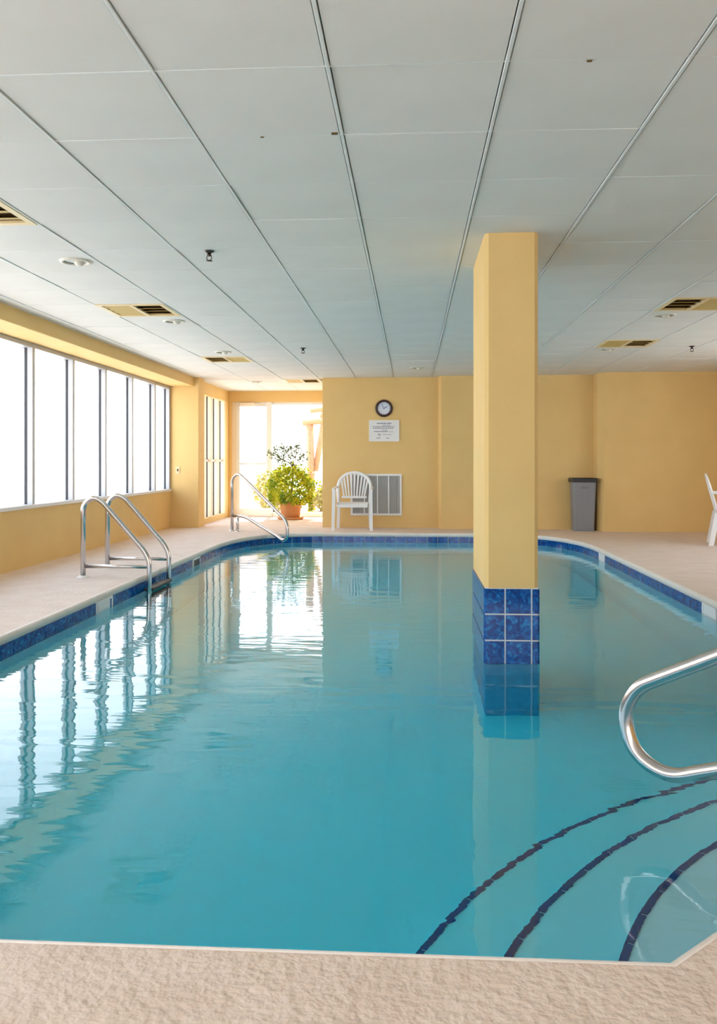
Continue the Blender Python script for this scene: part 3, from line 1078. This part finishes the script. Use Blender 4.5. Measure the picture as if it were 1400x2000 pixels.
LL = [(-2.263, 5.633, 'round ceiling downlight nearest the ribbon window at left'), (-2.277, 8.089, 'round ceiling downlight just past the vent over the ladder'),
      (-2.316, 10.40, 'round ceiling downlight touching the far left vent'), (2.328, 8.029, 'round ceiling downlight below the vent at the right edge'),
      (2.35, 10.42, 'round ceiling downlight past the farther right vent'), (0.088, 12.30, 'round ceiling downlight in front of the clock wall'),
      (-2.61, 14.253, 'round ceiling downlight in the alcove')]
l0 = make_lamp()
for i, (x, y, lb) in enumerate(LL):
    l = l0 if i == 0 else copy_tree(l0)
    l.location = (x, y, CEIL)
    tag(l, lb, 'downlight', 'round ceiling downlights')


def make_sprinkler():
    t = empty('fire_sprinkler')
    MB().lathe([(0.0, -0.012), (0.018, -0.012), (0.032, -0.004), (0.034, 0.0)], seg=18).build('escutcheon', M['brass_dark'], t)
    b = MB().lathe([(0.012, 0.0), (0.012, -0.022), (0.016, -0.024), (0.016, -0.032), (0.0, -0.033)], seg=12)
    b.tube([(0.012, 0, -0.03), (0.017, 0, -0.045), (0.006, 0, -0.060)], 0.003, 6).tube([(-0.012, 0, -0.03), (-0.017, 0, -0.045), (-0.006, 0, -0.060)], 0.003, 6)
    b.build('body', M['brass_dark'], t)
    MB().lathe([(0.0, -0.060), (0.022, -0.061), (0.022, -0.064), (0.0, -0.066)], seg=16).build('deflector', M['brass_dark'], t)
    return t


SL = [(-1.297, 5.42, 'dark sprinkler head hanging nearest, left of the ceiling middle'), (-1.286, 10.10, 'dark sprinkler head hanging far back before the alcove'), (3.279, 10.216, 'dark sprinkler head hanging near the back wall at right')]
s0 = make_sprinkler()
for i, (x, y, lb) in enumerate(SL):
    s = s0 if i == 0 else copy_tree(s0)
    s.location = (x, y, CEIL)
    tag(s, lb, 'sprinkler', 'ceiling sprinkler heads')

# ------------------------------------------------------------------ potted plant
def leaves(b, pts, size, rnd, droop=0.3):
    for p in pts:
        L = size * rnd.uniform(0.7, 1.3)
        d = Vector((rnd.gauss(0, 1), rnd.gauss(0, 1), rnd.gauss(-droop, 0.7))).normalized()
        u = d.cross(Vector((rnd.gauss(0, 1), rnd.gauss(0, 1), rnd.gauss(0, 1)))).normalized() * L * 0.36
        q = Vector(p)
        up = d.cross(u).normalized() * L * 0.10
        b.add([q, q + d * L * 0.5 + u + up, q + d * L, q + d * L * 0.5 - u + up, q + d * L * 0.5], [(0, 1, 4), (1, 2, 4), (0, 4, 3), (4, 2, 3)])


rnd = random.Random(11)
pl = empty('potted_plant', (-2.22, 15.62, 0))
MB().lathe([(0.0, 0.0), (0.15, 0.0), (0.165, 0.012), (0.205, 0.27), (0.225, 0.275), (0.228, 0.33), (0.20, 0.335), (0.195, 0.30), (0.0, 0.29)], seg=32).build('pot', M['terracotta'], pl)
MB().lathe([(0.0, 0.03), (0.195, 0.035), (0.24, 0.045), (0.245, 0.02), (0.22, 0.0), (0.0, 0.0)], seg=32).build('saucer', M['terracotta'], pl)
MB().lathe([(0.196, 0.305), (0.10, 0.325), (0.0, 0.33)], seg=24).build('soil', M['soil'], pl)
pts = []
for _ in range(3400):
    th = rnd.uniform(0, 2 * math.pi)
    cz = rnd.uniform(-1, 1)
    rr_ = rnd.uniform(0.55, 1.0) ** 0.5 * (1 + 0.10 * math.sin(5 * th + 2 * cz) + 0.07 * math.sin(9 * th))
    R = 0.45
    s_ = math.sqrt(1 - cz * cz)
    x, y, z = R * s_ * math.cos(th) * rr_, R * s_ * math.sin(th) * rr_, 0.60 + 0.40 * cz * rr_
    if z < 0.32 and math.hypot(x, y) < 0.23: continue
    pts.append((x, y, z))
for (a, L) in ((0.1, 0.34), (0.25, 0.25), (3.5, 0.22), (2.9, 0.18), (5.0, 0.15), (4.4, 0.12)):   # trailing strands
    for k in range(60):
        f_ = rnd.random()
        pts.append((0.37 * math.cos(a) + rnd.gauss(0, 0.03), 0.33 * math.sin(a) + rnd.gauss(0, 0.03), 0.45 - L * f_))
b = MB()
leaves(b, pts, 0.055, rnd)
fo = b.build('foliage', M['leaf'], pl)
fo['kind'] = 'stuff'
b = MB()
b2 = MB()
tips = []
for k, (ex, ey, ez) in enumerate(((-0.40, -0.02, 1.22), (-0.30, 0.05, 1.30), (-0.16, -0.05, 1.33), (0.0, 0.03, 1.30), (0.14, -0.04, 1.36), (0.24, 0.04, 1.20), (-0.22, -0.1, 1.15))):
    p = smooth_path([(0.04, 0.0, 0.80), (0.07 + ex * 0.1, ey * 0.3, 1.02), (ex * 0.7 + 0.02, ey, ez - 0.06), (ex, ey, ez)], 2)
    b.tube(p, 0.007, 6)
    for q in p[len(p) // 2:]:
        for _ in range(7):
            tips.append((q.x + rnd.gauss(0, 0.035), q.y + rnd.gauss(0, 0.035), q.z + rnd.gauss(0, 0.03)))
b.tube([(0.0, 0.0, 0.30), (0.03, 0.0, 0.6), (0.05, 0.01, 1.02)], [0.02, 0.018, 0.012], 8)
b.build('stem', M['bark'], pl)
leaves(b2, tips, 0.05, rnd)
q = b2.build('upper_foliage', M['leaf_grey'], pl)
q['kind'] = 'stuff'
tag(pl, 'bushy yellow-green plant in a terracotta pot before the far glazing', 'plant')

# ------------------------------------------------------------------ outdoors
gm = MB()
X0, X1, Y0, Y1 = -4.02, 5.4, -4.7, 16.36
zz = -0.35
gm.add([(-160, -80, zz), (160, -80, zz), (160, 260, zz), (-160, 260, zz), (X0, Y0, zz), (X1, Y0, zz), (X1, Y1, zz), (X0, Y1, zz)],
       [(0, 1, 5, 4), (1, 2, 6, 5), (2, 3, 7, 6), (3, 0, 4, 7)])
struct(gm.build('ground', M['sand']), 'pale sand outside the windows')
struct(MB().bbox(-5.6, 5.4, 16.37, 21.5, -0.36, -0.02, b=0.02).build('patio', M['patio']), 'pale patio outside the far glazing')
gw = MB()
prof2 = [(-6.5, -0.02), (-2.75, -0.02), (-2.75, 0.25), (-3.25, 0.95), (-3.55, 1.18), (-6.5, 1.18)]
gw.add([(x, 19.3, z) for x, z in prof2] + [(x, 19.55, z) for x, z in prof2], [tuple(range(6)), tuple(reversed(range(6, 12)))] + [(i, 6 + i, 6 + (i + 1) % 6, (i + 1) % 6) for i in range(6)])
wl = empty('garden_wall', (-4.5, 19.42, 0))
at_parent(gw.build('masonry', M['garden_wall'], wl))
at_parent(MB().bbox(-6.5, -3.5, 19.25, 19.60, 1.18, 1.25, b=0.01).build('cap', M['white_frame'], wl))
tag(wl, 'pale garden wall with a sloped end outside the glass door', 'wall')

ar = empty('timber_frame', (-2.18, 19.0, -0.02))
def beam(a, b_, w_, nm):
    at_parent(MB().tube([a, b_], w_, 4).build(nm, M['timber'], ar))
beam((-2.22, 19.0, -0.02), (-2.27, 19.0, 2.0), 0.085, 'post')
beam((-2.15, 19.05, 0.85), (-1.88, 19.05, 2.35), 0.07, 'brace')
beam((-2.42, 18.95, 1.93), (-1.6, 18.95, 2.02), 0.075, 'crossbeam')
beam((-2.0, 19.0, 2.0), (-1.84, 19.0, 2.55), 0.06, 'upper_post')
beam((-1.45, 19.0, -0.02), (-1.45, 19.0, 2.6), 0.085, 'post')
beam((-2.25, 18.95, 2.2), (-1.3, 18.95, 2.32), 0.06, 'crossbeam')
tag(ar, 'weathered timber post frame standing outside behind the plant', 'frame')

for i, (x, y, r, h_, lb) in enumerate(((-2.95, 18.2, 0.42, 0.95, 'dry yellow bush outside beside the garden wall'), (-1.78, 18.5, 0.36, 0.62, 'dry yellow bush outside under the timber frame'))):
    bs = empty('garden_bush', (x, y, -0.02))
    P = []
    for _ in range(900):
        th, cz = rnd.uniform(0, 6.283), rnd.uniform(-1, 1)
        q = rnd.uniform(0.4, 1) ** 0.5
        s_ = math.sqrt(1 - cz * cz)
        P.append((r * s_ * math.cos(th) * q, r * s_ * math.sin(th) * q, h_ / 2 + h_ / 2 * cz * q))
    b = MB()
    leaves(b, P, 0.09, rnd)
    q = b.build('foliage', M['leaf_dry'], bs)
    q['kind'] = 'stuff'
    b = MB()
    for k in range(5):
        a = k * 1.26
        b.tube([(0, 0, 0), (0.1 * math.cos(a), 0.1 * math.sin(a), h_ * 0.4), (0.25 * math.cos(a), 0.25 * math.sin(a), h_ * 0.8)], 0.012, 6)
    b.build('stem', M['bark'], bs)
    tag(bs, lb, 'bush', 'bushes outside the far glazing')
